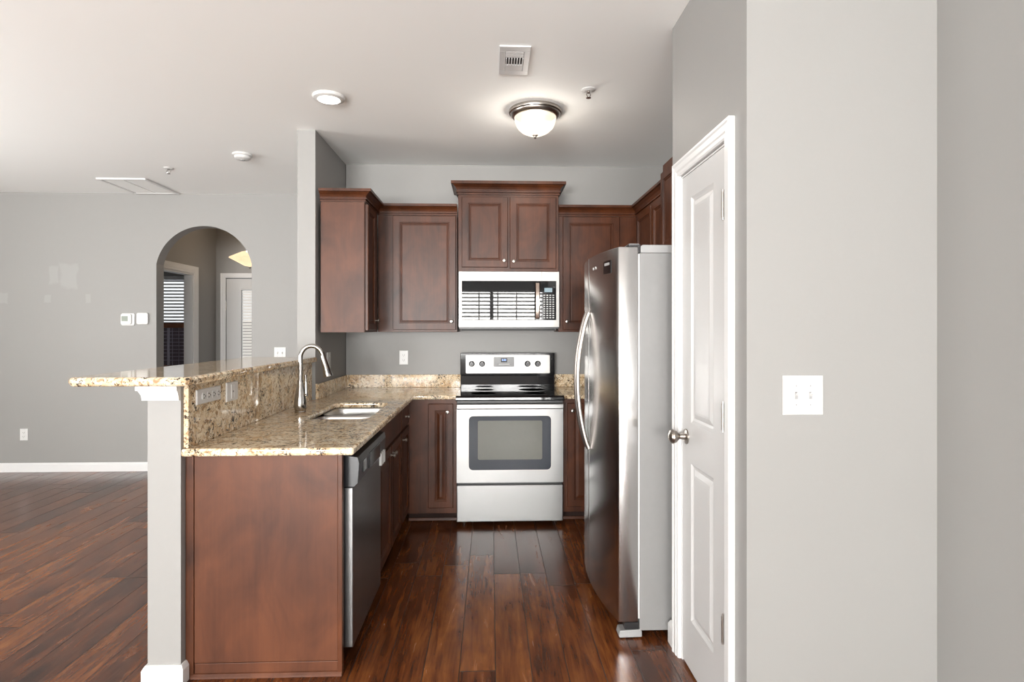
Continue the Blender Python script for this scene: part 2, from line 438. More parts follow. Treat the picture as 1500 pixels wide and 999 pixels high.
CAS = [(0, 0), (0, .010), (.006, .014), (.018, .014), (.024, .018), (.044, .018), (.052, .022), (.060, .022), (.060, 0)]
def casing(name, axis, a0, a1, z1, plane, side, w=1.0):
    """moulded door casing around an opening"""
    L = []
    for o, p in CAS:
        o *= w
        pts = [(a0 - o, 0), (a0 - o, z1 + o), (a1 + o, z1 + o), (a1 + o, 0)]
        q = plane + side * p
        L.append([((a, q, z) if axis == 'x' else (q, a, z)) for a, z in pts])
    L = list(map(list, zip(*L)))
    return struct(MB().sweep(L).build(name, TRIM))
casing('trim_2', 'y', 1.958, 2.440, 2.048, .8095, -1)
# pantry door (closed), hinged at its near edge
dr = MB()
def door_leaf(m, x0, x1, z0, z1, yf, t, panels):
    """slab with moulded recessed panels, front facing -y"""
    xs = sorted({x0, x1} | {p[0] for p in panels} | {p[1] for p in panels}); zs_ = sorted({z0, z1} | {p[2] for p in panels} | {p[3] for p in panels})
    for i in range(len(xs) - 1):
        for j in range(len(zs_) - 1):
            cx, cz = (xs[i] + xs[i + 1]) / 2, (zs_[j] + zs_[j + 1]) / 2
            hit = [p for p in panels if p[0] < cx < p[1] and p[2] < cz < p[3]]
            if hit:
                m.rings_panel(*hit[0][:4], yf, yf + t, [(0, 0), (.010, .007), (.020, .009), (.040, .002), (.050, .001)])
            else: m.box(xs[i], xs[i + 1], yf, yf + t, zs_[j], zs_[j + 1])
    return m
o = door_leaf(dr, 0, .448, .012, 2.035, 0, .035, [(.105, .343, 1.02, 1.935), (.105, .343, .215, .855)]).build('door_1', DOORP)
o.location = (.8115, 2.431, 0); o.rotation_euler = (0, 0, -PI / 2)
struct(o, 'narrow white two-panel pantry door with satin nickel knob'); door1 = o
k_ = MB().lathe([(.001, -.0005), (.031, -.0005), (.031, -.006), (.014, -.010), (.011, -.030), (.016, -.036), (.026, -.046), (.030, -.058), (.026, -.068), (.012, -.075), (.001, -.076)], (.052, 0, .955), 'y').build('door_knob', NICKEL, door1, smooth=True)
for z in (1.831, 1.096, .36):
    h_ = MB().box(.434, .4475, -.003, -.0002, z - .045, z + .045)
    h_.lathe([(.0055, z - .045), (.0055, z + .045)], (.4485, -.008, 0), 'z', 12)
    h_.lathe([(.004, z - .052), (.004, z + .052)], (.4485, -.008, 0), 'z', 8)
    h_.build('hinge', BNICKEL, door1, smooth=True)
# door jamb lining
m = MB(); m.box(.81, .91, 1.9625, 1.975, 0, 2.044).box(.81, .91, 2.4325, 2.4415, 0, 2.044).box(.81, .91, 1.975, 2.4325, 2.037, 2.044)
struct(m.build('trim_3', TRIM))

# cased opening in the foyer wall
casing('trim_4', 'y', 6.24, 7.0, 2.055, -3.52, 1, 1.4)
m = MB(); m.box(-3.62, -3.52, 6.241, 6.258, 0, 2.054).box(-3.62, -3.52, 6.983, 6.999, 0, 2.054).box(-3.62, -3.52, 6.258, 6.983, 2.038, 2.054)
struct(m.build('trim_5', TRIM))
# front door with a blind-covered lite
casing('trim_6', 'x', -3.395, -2.485, 2.055, 7.5695, -1)
fd = MB(); zl0, zl1, xl0, xl1 = .95, 1.90, .19, .71
fd.box(0, xl0, 0, .045, .01, 2.045).box(xl1, .90, 0, .045, .01, 2.045).box(xl0, xl1, 0, .045, .01, zl0).box(xl0, xl1, 0, .045, zl1, 2.045)
fd = struct(fd.build('door_2', DOORP), 'white entry door with a window behind closed blinds, beyond the arch'); fd.location = (-3.39, 7.575, 0)
m = MB(); m.box(xl0 - .025, xl0, -.014, -.0005, zl0 - .025, zl1 + .025).box(xl1, xl1 + .025, -.014, -.0005, zl0 - .025, zl1 + .025).box(xl0, xl1, -.014, -.0005, zl0 - .025, zl0).box(xl0, xl1, -.014, -.0005, zl1, zl1 + .025)
m.build('glazing_frame', DOORP, fd, bevel=.002)
MB().box(xl0, xl1, .03, .036, zl0, zl1).build('pane', GLASS, fd)
m = MB()
for i in range(22):
    z = 1.03 + i * .038
    m.box(xl0 + .01, xl1 - .01, .004, .018, z, z + .032)
m.box(xl0 + .008, xl1 - .008, .002, .022, zl1 - .035, zl1 - .005)
m.build('blind', BLIND, fd)
for z in (1.70, .95, .25):
    MB().lathe([(.007, z - .05), (.007, z + .05)], (-.004, -.008, 0), 'z', 10).build('hinge', NICKEL, fd, smooth=True)
# foyer window
wx0, wx1, wz0, wz1 = -4.95, -3.80, .90, 2.08
w = MB(); w.box(wx0, wx1, 7.585, 7.62, wz1 - .05, wz1).box(wx0, wx0 + .05, 7.585, 7.62, wz0, wz1 - .05).box(wx1 - .05, wx1, 7.585, 7.62, wz0, wz1 - .05)
w = struct(w.build('window_1', TRIM), 'window with pale blinds over a stained wooden rail, seen through the arch')
MB().box(wx0 + .05, wx1 - .05, 7.575, 7.63, 1.415, 1.475).build('meeting_rail', BROWNR, w)
MB().box(wx0 + .05, wx1 - .05, 7.555, 7.63, wz0, wz0 + .035).build('sill', BROWNR, w)
MB().box(wx0 + .05, wx1 - .05, 7.635, 7.64, wz0 + .035, wz1 - .05).build('pane', GLASS, w)
m = MB()
for i in range(13):
    z = 1.50 + i * .042
    m.prism([(7.58, z), (7.612, z + .02), (7.613, z + .023), (7.581, z + .003)], wx0 + .06, wx1 - .06, 'x')
m.build('blind', BLIND, w)
m = MB()
for i in range(10): m.box(wx0 + .05, wx1 - .05, 7.595, 7.598, 1.0 + i * .046, 1.004 + i * .046)
for x in (-4.6, -4.20, -4.08, -4.0, -3.92): m.box(x, x + .004, 7.590, 7.593, wz0 + .036, 1.414)
m.box(-4.15, -4.128, 7.60, 7.62, wz0 + .036, 1.414)
m.build('muntin_grid', simple('pale_lilac_muntin', (.45, .42, .50), .5), w)
tag(MB().box(-6.4, -3.4, 8.6, 8.75, 0, 1.50).build('garden_wall', FENCE), 'dark plum wall outside the window beyond the arch', 'wall')
struct(MB().box(-9, 3, 7.7, 14, -.3, -.02).build('ground', simple('outside_concrete', (.3, .3, .29), .9)))

# unseen windows, some with open blinds; all but the first added for the light
def big_window(name, axis, a0, a1, z0, z1, plane, inward, mull, blind=True):
    w = MB(); t0, t1 = sorted((plane, plane - inward * .05))
    def bx(m, a, b, za, zb, p0=t0, p1=t1):
        p0, p1 = sorted((p0, p1))
        m.box(a, b, p0, p1, za, zb) if axis == 'x' else m.box(p0, p1, a, b, za, zb)
    bx(w, a0, a1, z1 - .05, z1); bx(w, a0, a1, z0, z0 + .05); bx(w, a0, a0 + .05, z0 + .05, z1 - .05); bx(w, a1 - .05, a1, z0 + .05, z1 - .05)
    for c in mull: bx(w, c - .045, c + .045, z0 + .05, z1 - .05)
    w = struct(w.build(name, TRIM))
    if not blind: return w
    s_ = MB(); z = z0 + .09
    while z < z1 - .08:
        bx(s_, a0 + .055, a1 - .055, z, z + .040, plane + inward * .022, plane + inward * .025); z += .095
    for q in range(5):
        c = a0 + (a1 - a0) * (q + .5) / 5; bx(s_, c - .016, c + .016, z0 + .06, z1 - .06, plane + inward * .045, plane + inward * .047)
    s_.build('blind', BLINDT, w)
    return w
big_window('window_2', 'x', *WIN1, -5.82, 1, [0.02])
big_window('added_window_3', 'x', *WIN2, -5.82, 1, [-2.75], False)
big_window('added_window_4', 'y', *WIN3, -5.62, 1, [2.4])
big_window('added_window_5', 'y', *WIN4, -5.62, 1, [-2.6], False)

# ------------------------------------------------------------------ cabinets
DOOR_R = [(0, .004), (.003, 0), (.048, 0), (.050, .005), (.055, .005), (.060, .011), (.064, .011), (.070, .008), (.074, .008)]
DOOR_RP = [(0, .003), (.003, 0), (.046, 0), (.049, .004), (.053, .004), (.058, .010), (.062, .010), (.080, .003), (.083, .003)]
def cab_knob(parent, x, z, y=-.0205):
    return MB().lathe([(.0085, 0), (.0085, -.003), (.0045, -.006), (.0045, -.014), (.009, -.018), (.0135, -.022), (.0135, -.026), (.010, -.030), (.001, -.0315)], (x, y, z), 'y', 20).build('knob', NICKEL, parent, smooth=True)
def cab_door(parent, x0, x1, z0, z1, knob=None, rings=DOOR_R, name='door'):
    d = MB().rings_panel(x0, x1, z0, z1, -.0205, -.0005, rings).build(name, CAB, parent)
    if knob: cab_knob(d, *knob)
    return d
def carcass(parent, x0, x1, z0, z1, depth, toe=None, hollow=False):
    m = MB().box(x0, x1, .0, depth, z0, z1)
    if hollow:
        m.bm.free(); m = MB()
        m.box(x0, x0 + .016, .018, depth, z0, z1).box(x1 - .016, x1, .018, depth, z0, z1).box(x0 + .016, x1 - .016, .018, depth, z0, z0 + .016).box(x0, x1, 0, .018, z0, z1).box(x0 + .016, x1 - .016, depth - .006, depth, z0 + .016, z1)
    b_ = m.build('body', CAB, parent, bevel=.0015)
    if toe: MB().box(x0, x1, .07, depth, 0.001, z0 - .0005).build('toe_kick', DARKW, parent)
    return b_
CROWN = [(0, 0), (.009, 0), (.009, .008), (.004, .011), (.004, .014), (.015, .016), (.015, .024), (.009, .027), (.012, .034), (.020, .046), (.034, .056), (.038, .060), (.052, .062), (.052, .080), (0, .080)]
def crown(parent, path, z, sc=1.0, vs=1.0):
    """crown moulding swept along (x, y, dx, dy) stations"""
    return MB().sweep([[(x + dx * o * sc, y + dy * o * sc, z + h * vs) for o, h in CROWN] for x, y, dx, dy in path]).build('crown_moulding', CAB, parent)

# upper left cabinet (faces +x) beside the partition
c = thing('wall_cabinet', 'tall wall cabinet against the grey partition, plain side panel facing out', 'cabinet', (-.860, 4.0, 0), PI / 2, 'kitchen wall cabinets')
carcass(c, 0, .433, 1.378, 2.268, .300)
cab_door(c, .012, .285, 1.392, 2.255, (.245, 1.462))
MB().box(-.006, -.0005, .004, .290, 1.378, 2.268).build('side_panel', PANEL, c)
crown(c, [(-.006, .299, -1, 0), (-.006, -.0, -1, -1), (.4545, -.0, -1, -1)], 2.2685)
# back wall left
c = thing('wall_cabinet', 'single-door wall cabinet left of the microwave, under lower crown', 'cabinet', (-.8585, 4.455, 0), 0, 'kitchen wall cabinets')
carcass(c, 0, .602, 1.378, 2.268, .303)
cab_door(c, .115, .592, 1.395, 2.262, (.56, 1.458))
crown(c, [(-.001, 0, 1, -1), (.602, 0, 0, -1)], 2.2685)
# over the microwave
c = thing('wall_cabinet', 'raised two-door wall cabinet above the microwave with wide crown', 'cabinet', (-.247, 4.41, 0), 0, 'kitchen wall cabinets')
carcass(c, 0, .763, 1.838, 2.418, .348)
cab_door(c, .028, .375, 1.868, 2.400, (.348, 1.918))
cab_door(c, .391, .742, 1.860, 2.400, (.420, 1.912))
crown(c, [(0, .34, -1, 0), (0, 0, -1, -1), (.763, 0, 1, -1), (.763, .34, 1, 0)], 2.4185, 1.0, 1.2)
# back wall right
c = thing('wall_cabinet', 'single-door wall cabinet right of the microwave, behind the fridge', 'cabinet', (.519, 4.455, 0), 0, 'kitchen wall cabinets')
carcass(c, 0, .908, 1.378, 2.268, .303)
cab_door(c, .034, .472, 1.395, 2.262, (.062, 1.458))
crown(c, [(0, 0, 0, -1), (.6075, 0, -1, -1)], 2.2685)
# right wall run (faces -x)
c = thing('wall_cabinet', 'wall cabinet on the right wall in the corner beyond the fridge', 'cabinet', (1.127, 4.433, 0), -PI / 2, 'kitchen wall cabinets')
carcass(c, 0, .915, 1.378, 2.268, .303)
cab_door(c, .045, .445, 1.395, 2.262)
cab_door(c, .475, .890, 1.395, 2.262)
crown(c, [(-.0215, 0, 1, -1), (.915, 0, 0, -1)], 2.2685)
c = thing('wall_cabinet', 'tall deeper wall cabinet directly above the fridge', 'cabinet', (1.051, 3.512, 0), -PI / 2, 'kitchen wall cabinets')
carcass(c, 0, .90, 1.83, 2.400, .378)
cab_door(c, .018, .44, 1.86, 2.345)
cab_door(c, .46, .882, 1.86, 2.345)

# base cabinets
LAB = 'kitchen base cabinets'
c = thing('end_panel', 'large reddish brown wood panel closing the end of the peninsula', 'panel', (-1.2, 2.37, 0))
MB().box(.012, .582, 0, .020, .060, .893).build('board', PANEL, c, bevel=.002)
MB().box(-.0205, .0115, -.004, .022, .001, .893).build('edge_strip', CAB, c, bevel=.001)
MB().box(.5825, .600, -.004, .022, .001, .893).build('edge_strip', CAB, c, bevel=.001)
MB().box(.012, .582, .002, .022, .001, .0575).build('plinth', PANEL, c, bevel=.002)
MB().prism([(-.010, .001), (.0015, .001), (.0015, .019), (-.003, .017), (-.009, .009)], .0, .599, 'x').build('shoe_moulding', PANEL, c)

c = thing('base_cabinet', 'sink base cabinet beside the dishwasher with two doors and false front', 'cabinet', (-.601, 3.04, 0), PI / 2, LAB)
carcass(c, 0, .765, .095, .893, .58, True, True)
cab_door(c, .012, .753, .735, .872, None, [(0, .003), (.003, 0), (.01, 0)], 'false_front')
cab_door(c, .012, .378, .115, .715, (.350, .668), DOOR_RP)
cab_door(c, .387, .753, .115, .715, (.415, .668), DOOR_RP)
c = thing('base_cabinet', 'narrow drawer-over-door base cabinet in the left inside corner', 'cabinet', (-.601, 3.806, 0), PI / 2, LAB)
carcass(c, 0, .393, .095, .893, .58, True)
d = MB().rings_panel(.014, .335, .735, .872, -.0205, -.0005, [(0, .003), (.003, 0), (.01, 0)]).build('drawer', CAB, c); cab_knob(d, .175, .803)
cab_door(c, .014, .335, .115, .715, (.045, .668), DOOR_RP)
c = thing('base_cabinet', 'narrow base cabinet between the corner and the range', 'cabinet', (-.5985, 4.2, 0), 0, LAB)
carcass(c, 0, .353, .072, .893, .555, True)
cab_door(c, .150, .328, .115, .862, (.287, .806), DOOR_RP)
c = thing('base_cabinet', 'base cabinet right of the range, partly behind the fridge', 'cabinet', (.521, 4.2, 0), 0, LAB)
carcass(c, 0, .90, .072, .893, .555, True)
cab_door(c, .034, .45, .115, .862, (.068, .812), DOOR_RP)
for nm, a, b_, lb in (('shoe_moulding', -.598, -.25, 'thin wood shoe moulding along the floor left of the range'), ('shoe_moulding', .521, 1.40, 'thin wood shoe moulding along the floor right of the range')):
    tag(MB().prism([(4.2685, .001), (4.2685, .02), (4.262, .018), (4.256, .001)], a, b_, 'x').build(nm, CAB), lb, 'moulding')

# ------------------------------------------------------------------ stone
ct = slab('countertop', [(-1.222, 2.338), (-.556, 2.338), (-.549, 2.345), (-.549, 4.166), (-.2455, 4.166), (-.2455, 4.757), (-1.178, 4.757), (-1.178, 3.952), (-1.222, 3.945)],
          [rrect(-.99, -.655, 3.09, 3.76, .06)[::-1]], .8945, .926, .009, GRAN)
tag(ct, 'tan speckled granite worktop with the sink cut into it', 'countertop')
tag(slab('countertop', [(.5205, 4.166), (1.426, 4.166), (1.426, 4.757), (.5205, 4.757)], [], .8945, .926, .009, GRAN), 'short granite worktop right of the range', 'countertop')
bt = slab('bar_top', [(-1.61, 2.285), (-1.178, 2.285), (-1.168, 2.295), (-1.168, 3.947), (-1.64, 3.947), (-1.64, 2.315)], [], 1.1775, 1.213, .014, GRAN)
tag(bt, 'raised granite breakfast bar slab on the half wall', 'bar top')
tag(MB().box(-1.2215, -1.201, 2.352, 3.947, .9265, 1.177).build('backsplash', GRAN, bevel=.002), 'tall granite backsplash below the breakfast bar with socket plates on it', 'backsplash')
tag(MB().box(-1.1795, -1.159, 3.952, 4.738, .9265, 1.03).build('backsplash', GRAN, bevel=.002), 'low granite backsplash along the grey partition behind the faucet', 'backsplash')
tag(MB().box(-1.1795, -.2465, 4.739, 4.7595, .9265, 1.03).build('backsplash', GRAN, bevel=.002), 'low granite backsplash on the back wall left of the range', 'backsplash')
tag(MB().box(.5205, 1.426, 4.739, 4.7595, .9265, 1.03).build('backsplash', GRAN, bevel=.002), 'low granite backsplash on the back wall right of the range', 'backsplash')

# sink
sk = thing('sink', 'stainless steel double undermount sink in the granite worktop', 'sink', (0, 0, 0))
SS = steel('satin_sink_steel', (.66, .65, .63), .24, (1, 200, 1), .1)
def bowl(y0, y1):
    m = MB(); L = []
    x0, x1 = -.985, -.66
    for off, z, r in ((-.012, .8935, .07), (0, .8935, .06), (.003, .885, .06), (.010, .74, .06), (.03, .722, .05), (.13, .718, .03)):
        L.append([(x, y, z) for x, y in rrect(x0 + off, x1 - off, y0 + off, y1 - off, r)])
    R = [[m.bm.verts.new(p) for p in l] for l in L]
    n = len(R[0])
    for A, B in zip(R, R[1:]):
        for i in range(n): m.bm.faces.new((A[i], A[(i + 1) % n], B[(i + 1) % n], B[i]))
    m.bm.faces.new(R[-1])
    o = m.build('bowl', SS, sk, smooth=True)
    md = o.modifiers.new('thick', 'SOLIDIFY'); md.thickness = .0015; md.offset = -1
    cx, cy = (x0 + x1) / 2, (y0 + y1) / 2
    MB().lathe([(.040, .719), (.040, .7225), (.030, .7225), (.026, .7205), (.001, .7205)], (cx, cy, 0), 'z', 24).build('drain', CHROME, sk, smooth=True)
bowl(3.095, 3.405); bowl(3.445, 3.755)
MB().box(-.975, -.67, 3.418, 3.432, .885, .8925).build('divider', SS, sk, bevel=.003)

# faucet
FX, FY = -1.083, 3.344
fc = thing('kitchen_faucet', 'tall gooseneck pull-down faucet in polished nickel beside the sink', 'faucet', (FX, FY, .926))
MB().lathe([(.031, .0005), (.032, .006), (.029, .010), (.034, .024), (.0355, .045), (.033, .075), (.026, .115), (.019, .150), (.0155, .170), (.0155, .174), (.018, .175), (.018, .182), (.012, .183)], (0, 0, 0), 'z', 28).build('body', CHROME, fc, smooth=True)
pts = [(0, 0, .178), (0, 0, .24), (0, 0, .295)]
R0 = .064
for i in range(1, 19):
    a = PI - i * (PI - .20) / 18
    pts.append((R0 + R0 * math.cos(a), 0, .307 + R0 * 1.12 * math.sin(a)))
MB().tube(pts, .0125, 20).build('spout', CHROME, fc, smooth=True)
e = Vector(pts[-1]); dv = (Vector(pts[-1]) - Vector(pts[-2])).normalized()
hp = [e - dv * .004, e + dv * .02, e + dv * .05, e + dv * .085, e + dv * .115, e + dv * .122]
sh = MB().tube(hp, [.013, .0155, .0185, .021, .0255, .024], 20).build('spray_head', CHROME, fc, smooth=True)
p = e + dv * .075
MB().tube([p + Vector((.012, -.014, 0)), p + dv * .03 + Vector((.013, -.016, 0))], .006, 10).build('button', BLACKP, sh, smooth=True)
MB().tube([(.020, -.004, .10), (.040, -.006, .104)], .012, 14).build('valve', CHROME, fc, smooth=True)
lv = MB().tube([(.034, -.006, .098), (.034, -.006, .15), (.031, -.006, .20), (.030, -.006, .215)], [.011, .008, .0075, .009], 14).build('handle', CHROME, fc, smooth=True)

# ------------------------------------------------------------------ dishwasher (faces +x)
dw = thing('dishwasher', 'stainless dishwasher with black control panel set in the peninsula', 'dishwasher', (-.601, 2.428, 0), PI / 2)
MB().box(.004, .604, .012, .57, .10, .885).build('tub', BLACKP, dw)
MB().box(.02, .59, .06, .4, .001, .095).build('toe_kick', BLACKP, dw)
MB().box(.002, .604, -.030, .011, .078, .742).build('door', STEEL, dw, bevel=.004)
MB().prism([(.011, .744), (-.034, .744), (-.050, .760), (-.056, .84), (-.050, .868), (.011, .878)], .002, .604, 'x').build('control_panel', simple('charcoal_plastic', (.016, .0165, .018), .28), dw, bevel=.002)
MB().box(.07, .13, -.0585, -.050, .790, .840).build('display', GLASSB, dw)
MB().box(.20, .44, -.0600, -.050, .775, .845).build('pocket_handle', BLACK, dw, bevel=.003)
for i in range(3):
    MB().box(.46 + i * .040, .482 + i * .040, -.062, -.0500, .725, .785).build('sticker', PLATE, dw)

# ------------------------------------------------------------------ range
rg = thing('range', 'freestanding stainless electric range with black glass cooktop', 'stove', (-.242, 4.12, 0))
RW = .757
MB().box(.004, RW - .004, .03, .62, .03, .905).build('body', BLACKP, rg)
for x in (.05, RW - .05): MB().lathe([(.018, .001), (.018, .03)], (x, .10, 0), 'z', 14).build('foot', BLACKP, rg)
MB().box(0, RW, .0, .028, .032, .292).build('drawer', STEEL, rg, bevel=.005)
od = MB()
od.box(0, RW, 0, .028, .310, .405).box(0, RW, 0, .028, .778, .842).box(0, .090, 0, .028, .405, .778).box(RW - .090, RW, 0, .028, .405, .778)
bmesh.ops.remove_doubles(od.bm, verts=od.bm.verts, dist=1e-5)
od = od.build('oven_door', STEEL, rg)
def rr_plate(x0, x1, z0, z1, y0, y1, r):
    return MB().prism(rrect(x0, x1, z0, z1, r), y0, y1, 'y')
L1 = rrect(.086, RW - .086, .400, .783, .03)
MB().prism(L1, -.004, .006, 'y').build('window_frame', OVENW, od, bevel=.002)
rr_plate(.086 - .004, RW - .086 + .004, .396, .787, -.0015, .004, .034).build('window_trim', STEELP, od)
rr_plate(.150, RW - .150, .474, .750, -.0055, -.0038, .012).build('inner_window', OVENI, od)
hd = MB(); hd.prism([(-.052, .842), (-.046, .836), (-.036, .838), (-.034, .868), (-.044, .876), (-.052, .870)], .004, RW - .004, 'x')
hd.build('handle', STEEL, od, bevel=.002)
for x in (.012, RW - .032): MB().box(x, x + .020, -.036, .0, .842, .862).build('handle_bracket', BLACKP, od)
MB().box(.002, RW - .002, .004, .03, .845, .893).build('vent_trim', BLACKP, rg)
ck = MB().prism([(-.022, .892), (-.030, .900), (-.028, .917), (-.012, .928), (.53, .928), (.53, .905), (.0, .892)], -.006, RW + .006, 'x').build('cooktop', BLACK, rg, bevel=.002)
# the cooktop rests on the counter level
for (x, y, r) in ((.19, .15, .10), (.56, .15, .085), (.19, .40, .075), (.56, .40, .10)):
    m = MB(); m.lathe([(r - .003, .9283), (r - .003, .9287), (r, .9287), (r, .9283)], (x, y, 0), 'z', 48); m.build('burner_ring', simple('grey_burner_print', (.06, .06, .06), .2), ck)
MB().prism([(.530, .905), (.530, .955), (.548, 1.022), (.548, 1.03), (.62, 1.03), (.62, .905)], .002, RW - .004, 'x').build('rear_riser', BLACK, rg, bevel=.003)
bgp = MB().box(-.002, RW - .002, .532, .62, 1.0305, 1.208).build('backguard', BLACK, rg, bevel=.004)
rr_plate(.042, .716, 1.045, 1.192, .527, .5315, .008).build('fascia', STEELP, bgp, bevel=.001)
rr_plate(.264, .430, 1.098, 1.177, .5245, .5268, .006).build('touch_panel', simple('grey_touch_panel', (.06, .06, .06), .3), bgp)
MB().box(.322, .373, .5232, .5243, 1.135, 1.167).build('display', BLACK, bgp)
text('digits', '8:00', .020, LED, bgp, Matrix.Translation((.348, .5227, 1.152)) @ FRONT)
MB().box(.305, .392, .5235, .5243, 1.112, 1.124).build('button_row', simple('grey_button_print', (.25, .25, .25), .4), bgp)
text('badge', 'Whirlpool', .014, simple('grey_badge_print', (.2, .2, .2), .4), bgp, Matrix.Translation((.345, .5265, 1.068)) @ FRONT)
for x in (.089, .172, .536, .618):
    kn = MB().lathe([(.024, .5265), (.024, .522), (.020, .518), (.0185, .500), (.016, .497), (.001, .497)], (x, 0, 1.122), 'y', 24).build('knob', BLACKP, bgp, smooth=True)
    MB().box(x - .0035, x + .0035, .490, .4968, 1.104, 1.143).build('pointer', BLACKP, kn, bevel=.001)
    MB().box(x - .001, x + .001, .4892, .4899, 1.128, 1.142).build('mark', PLATE, kn)

# ------------------------------------------------------------------ microwave
mw = thing('microwave', 'stainless over-the-range microwave with curved bar handle', 'microwave', (-.242, 4.39, 0))
MB().box(.002, .758, .022, .365, 1.402, 1.834).build('body', BLACKP, mw)
MB().box(.02, .74, .03, .30, 1.388, 1.4015).build('vent_grille', DARK, mw)
md_ = MB(); X1 = .628
md_.box(0, X1, 0, .0215, 1.765, 1.834).box(0, X1, 0, .0215, 1.416, 1.468).box(0, .022, 0, .0215, 1.468, 1.765)
md_ = md_.build('door', STEELP, mw)
MB().box(.0222, X1, .002, .0215, 1.4682, 1.7648).build('window', GLASSB, md_, bevel=.001)
cp = MB(); cp.box(X1 + .002, .760, 0, .0215, 1.765, 1.834).box(X1 + .002, .760, 0, .0215, 1.416, 1.468).box(.738, .760, 0, .0215, 1.468, 1.765)
cp = cp.build('control_panel', STEELP, mw)
MB().box(X1 + .002, .7378, .002, .0215, 1.4682, 1.7648).build('keypad', GLASSB, cp)
MB().box(.648, .708, .0002, .0018, 1.68, 1.712).build('display', simple('pale_lcd', (.10, .16, .19), .3, 0, (.3, .5, .6), .15), cp)
kp = simple('grey_keypad_print', (.42, .42, .42), .4)
m = MB()
for r_ in range(11):
    for q in range(4):
        x = .640 + q * .023; z = 1.660 - r_ * .017
        m.box(x, x + .014, .0006, .0018, z - .008, z)
m.build('key', kp, cp)
hp = [(.594, -.002, 1.475), (.594, -.020, 1.484), (.594, -.034, 1.53), (.594, -.038, 1.615), (.594, -.034, 1.70), (.594, -.020, 1.746), (.594, -.002, 1.755)]
hm = MB(); L = []
for (x, y, z) in hp: L.append([(x - .018, y, z), (x - .012, y - .006, z), (x + .012, y - .006, z), (x + .018, y, z), (x, y + .004, z)])
hm.sweep(L).build('handle', simple('bronzed_steel', (.55, .46, .40), .2, 1), md_, smooth=True)
text('badge', 'Whirlpool', .013, simple('grey_badge_print', (.2, .2, .2), .4), md_, Matrix.Translation((.335, -.0006, 1.803)) @ FRONT)

# ------------------------------------------------------------------ fridge (faces -x); local x = -world y, local y = +world x
fr = thing('refrigerator', 'tall side-by-side stainless refrigerator with curved doors and bowed handles', 'refrigerator', (.578, 3.512, 0), -PI / 2)
FW = .91
MB().box(.0, FW, .095, .80, .035, 1.745).build('body', FSIDE, fr, bevel=.004)
MB().prism([(.10, 1.7455), (.10, 1.775), (.11, 1.782), (.72, 1.782), (.78, 1.772), (.795, 1.7455)], .002, FW - .002, 'x').build('top_cover', FGREY, fr, bevel=.003)
def bow(x): t = (x - FW / 2) / (FW / 2); return -.060 * (1 - t * t)
def curved_door(x0, x1, n=14):
    o_ = [(x0, .088)] + [(x0 + (x1 - x0) * i / n, bow(x0 + (x1 - x0) * i / n)) for i in range(n + 1)] + [(x1, .088)]
    return MB().prism(o_, .075, 1.772, 'z')
SEAM = .455
d1 = curved_door(.0, SEAM - .003).build('freezer_door', STEELF, fr, bevel=.004, smooth=True)
d2 = curved_door(SEAM + .003, FW).build('fridge_door', STEELF, fr, bevel=.004, smooth=True)
def fhandle(par, x):
    pts = []; z0, z1 = .775, 1.485; n = 20
    for i in range(n + 1):
        t = i / n; z = z0 + (z1 - z0) * t; s_ = math.sin(PI * t) ** .8 if 0 < t < 1 else 0
        pts.append((x, bow(x) - .006 - .058 * s_, z))
    return MB().tube(pts, .0115, 14).build('handle', simple('satin_handle_steel', (.38, .35, .325), .34, 1), par, smooth=True)
fhandle(d1, SEAM - .030); fhandle(d2, SEAM + .034)
MB().box(.004, FW - .003, .0885, .0945, .09, 1.74).build('gasket', PLATE, fr)
MB().box(.01, FW - .07, .055, .094, .012, .070).build('kick_grille', BLACKP, fr, bevel=.003)
MB().prism([(.0, .012), (.006, .036), (.098, .040), (.106, .030), (.106, .006), (.004, .004)], FW - .06, FW - .001, 'x').build('foot_bracket', FGREY, fr, bevel=.003)
m = MB(); m.box(FW - .05, FW - .004, .028, .090, .0405, .072); m.build('bottom_hinge', BLACKP, fr)
m = MB(); m.box(FW - .06, FW - .004, .045, .099, 1.7735, 1.783).box(FW - .012, FW - .0005, .086, .094, 1.745, 1.776); m.build('top_hinge', BLACKP, fr)
MB().box(FW - .09, FW - .005, .048, .094, 1.7835, 1.787).build('hinge_cover', FGREY, fr, bevel=.003)
MB().box(.2, FW - .2, .3, .7, .001, .034).build('foot', BLACKP, fr)
# round-cornered badge near the top of the near door, and two small marks
bx_ = [FW - .165 + .0175 * i for i in range(6)]
MB().prism([(x, bow(x) - .0025) for x in bx_] + [(x, bow(x) + .002) for x in bx_[::-1]], 1.662, 1.722, 'z').build('badge', BLACK, d2)
bx_ = [FW - .150 + .0115 * i for i in range(6)]
MB().prism([(x, bow(x) - .0032) for x in bx_] + [(x, bow(x) - .0024) for x in bx_[::-1]], 1.700, 1.712, 'z').build('badge_print', FGREY, d2)
for q in (.09, .14): MB().box(FW - .22 - q * .9, FW - .205 - q * .9, bow(FW - .22 - q * .9) - .001, bow(FW - .22 - q * .9) + .004, 1.70, 1.712).build('emblem', STEELP, d2)

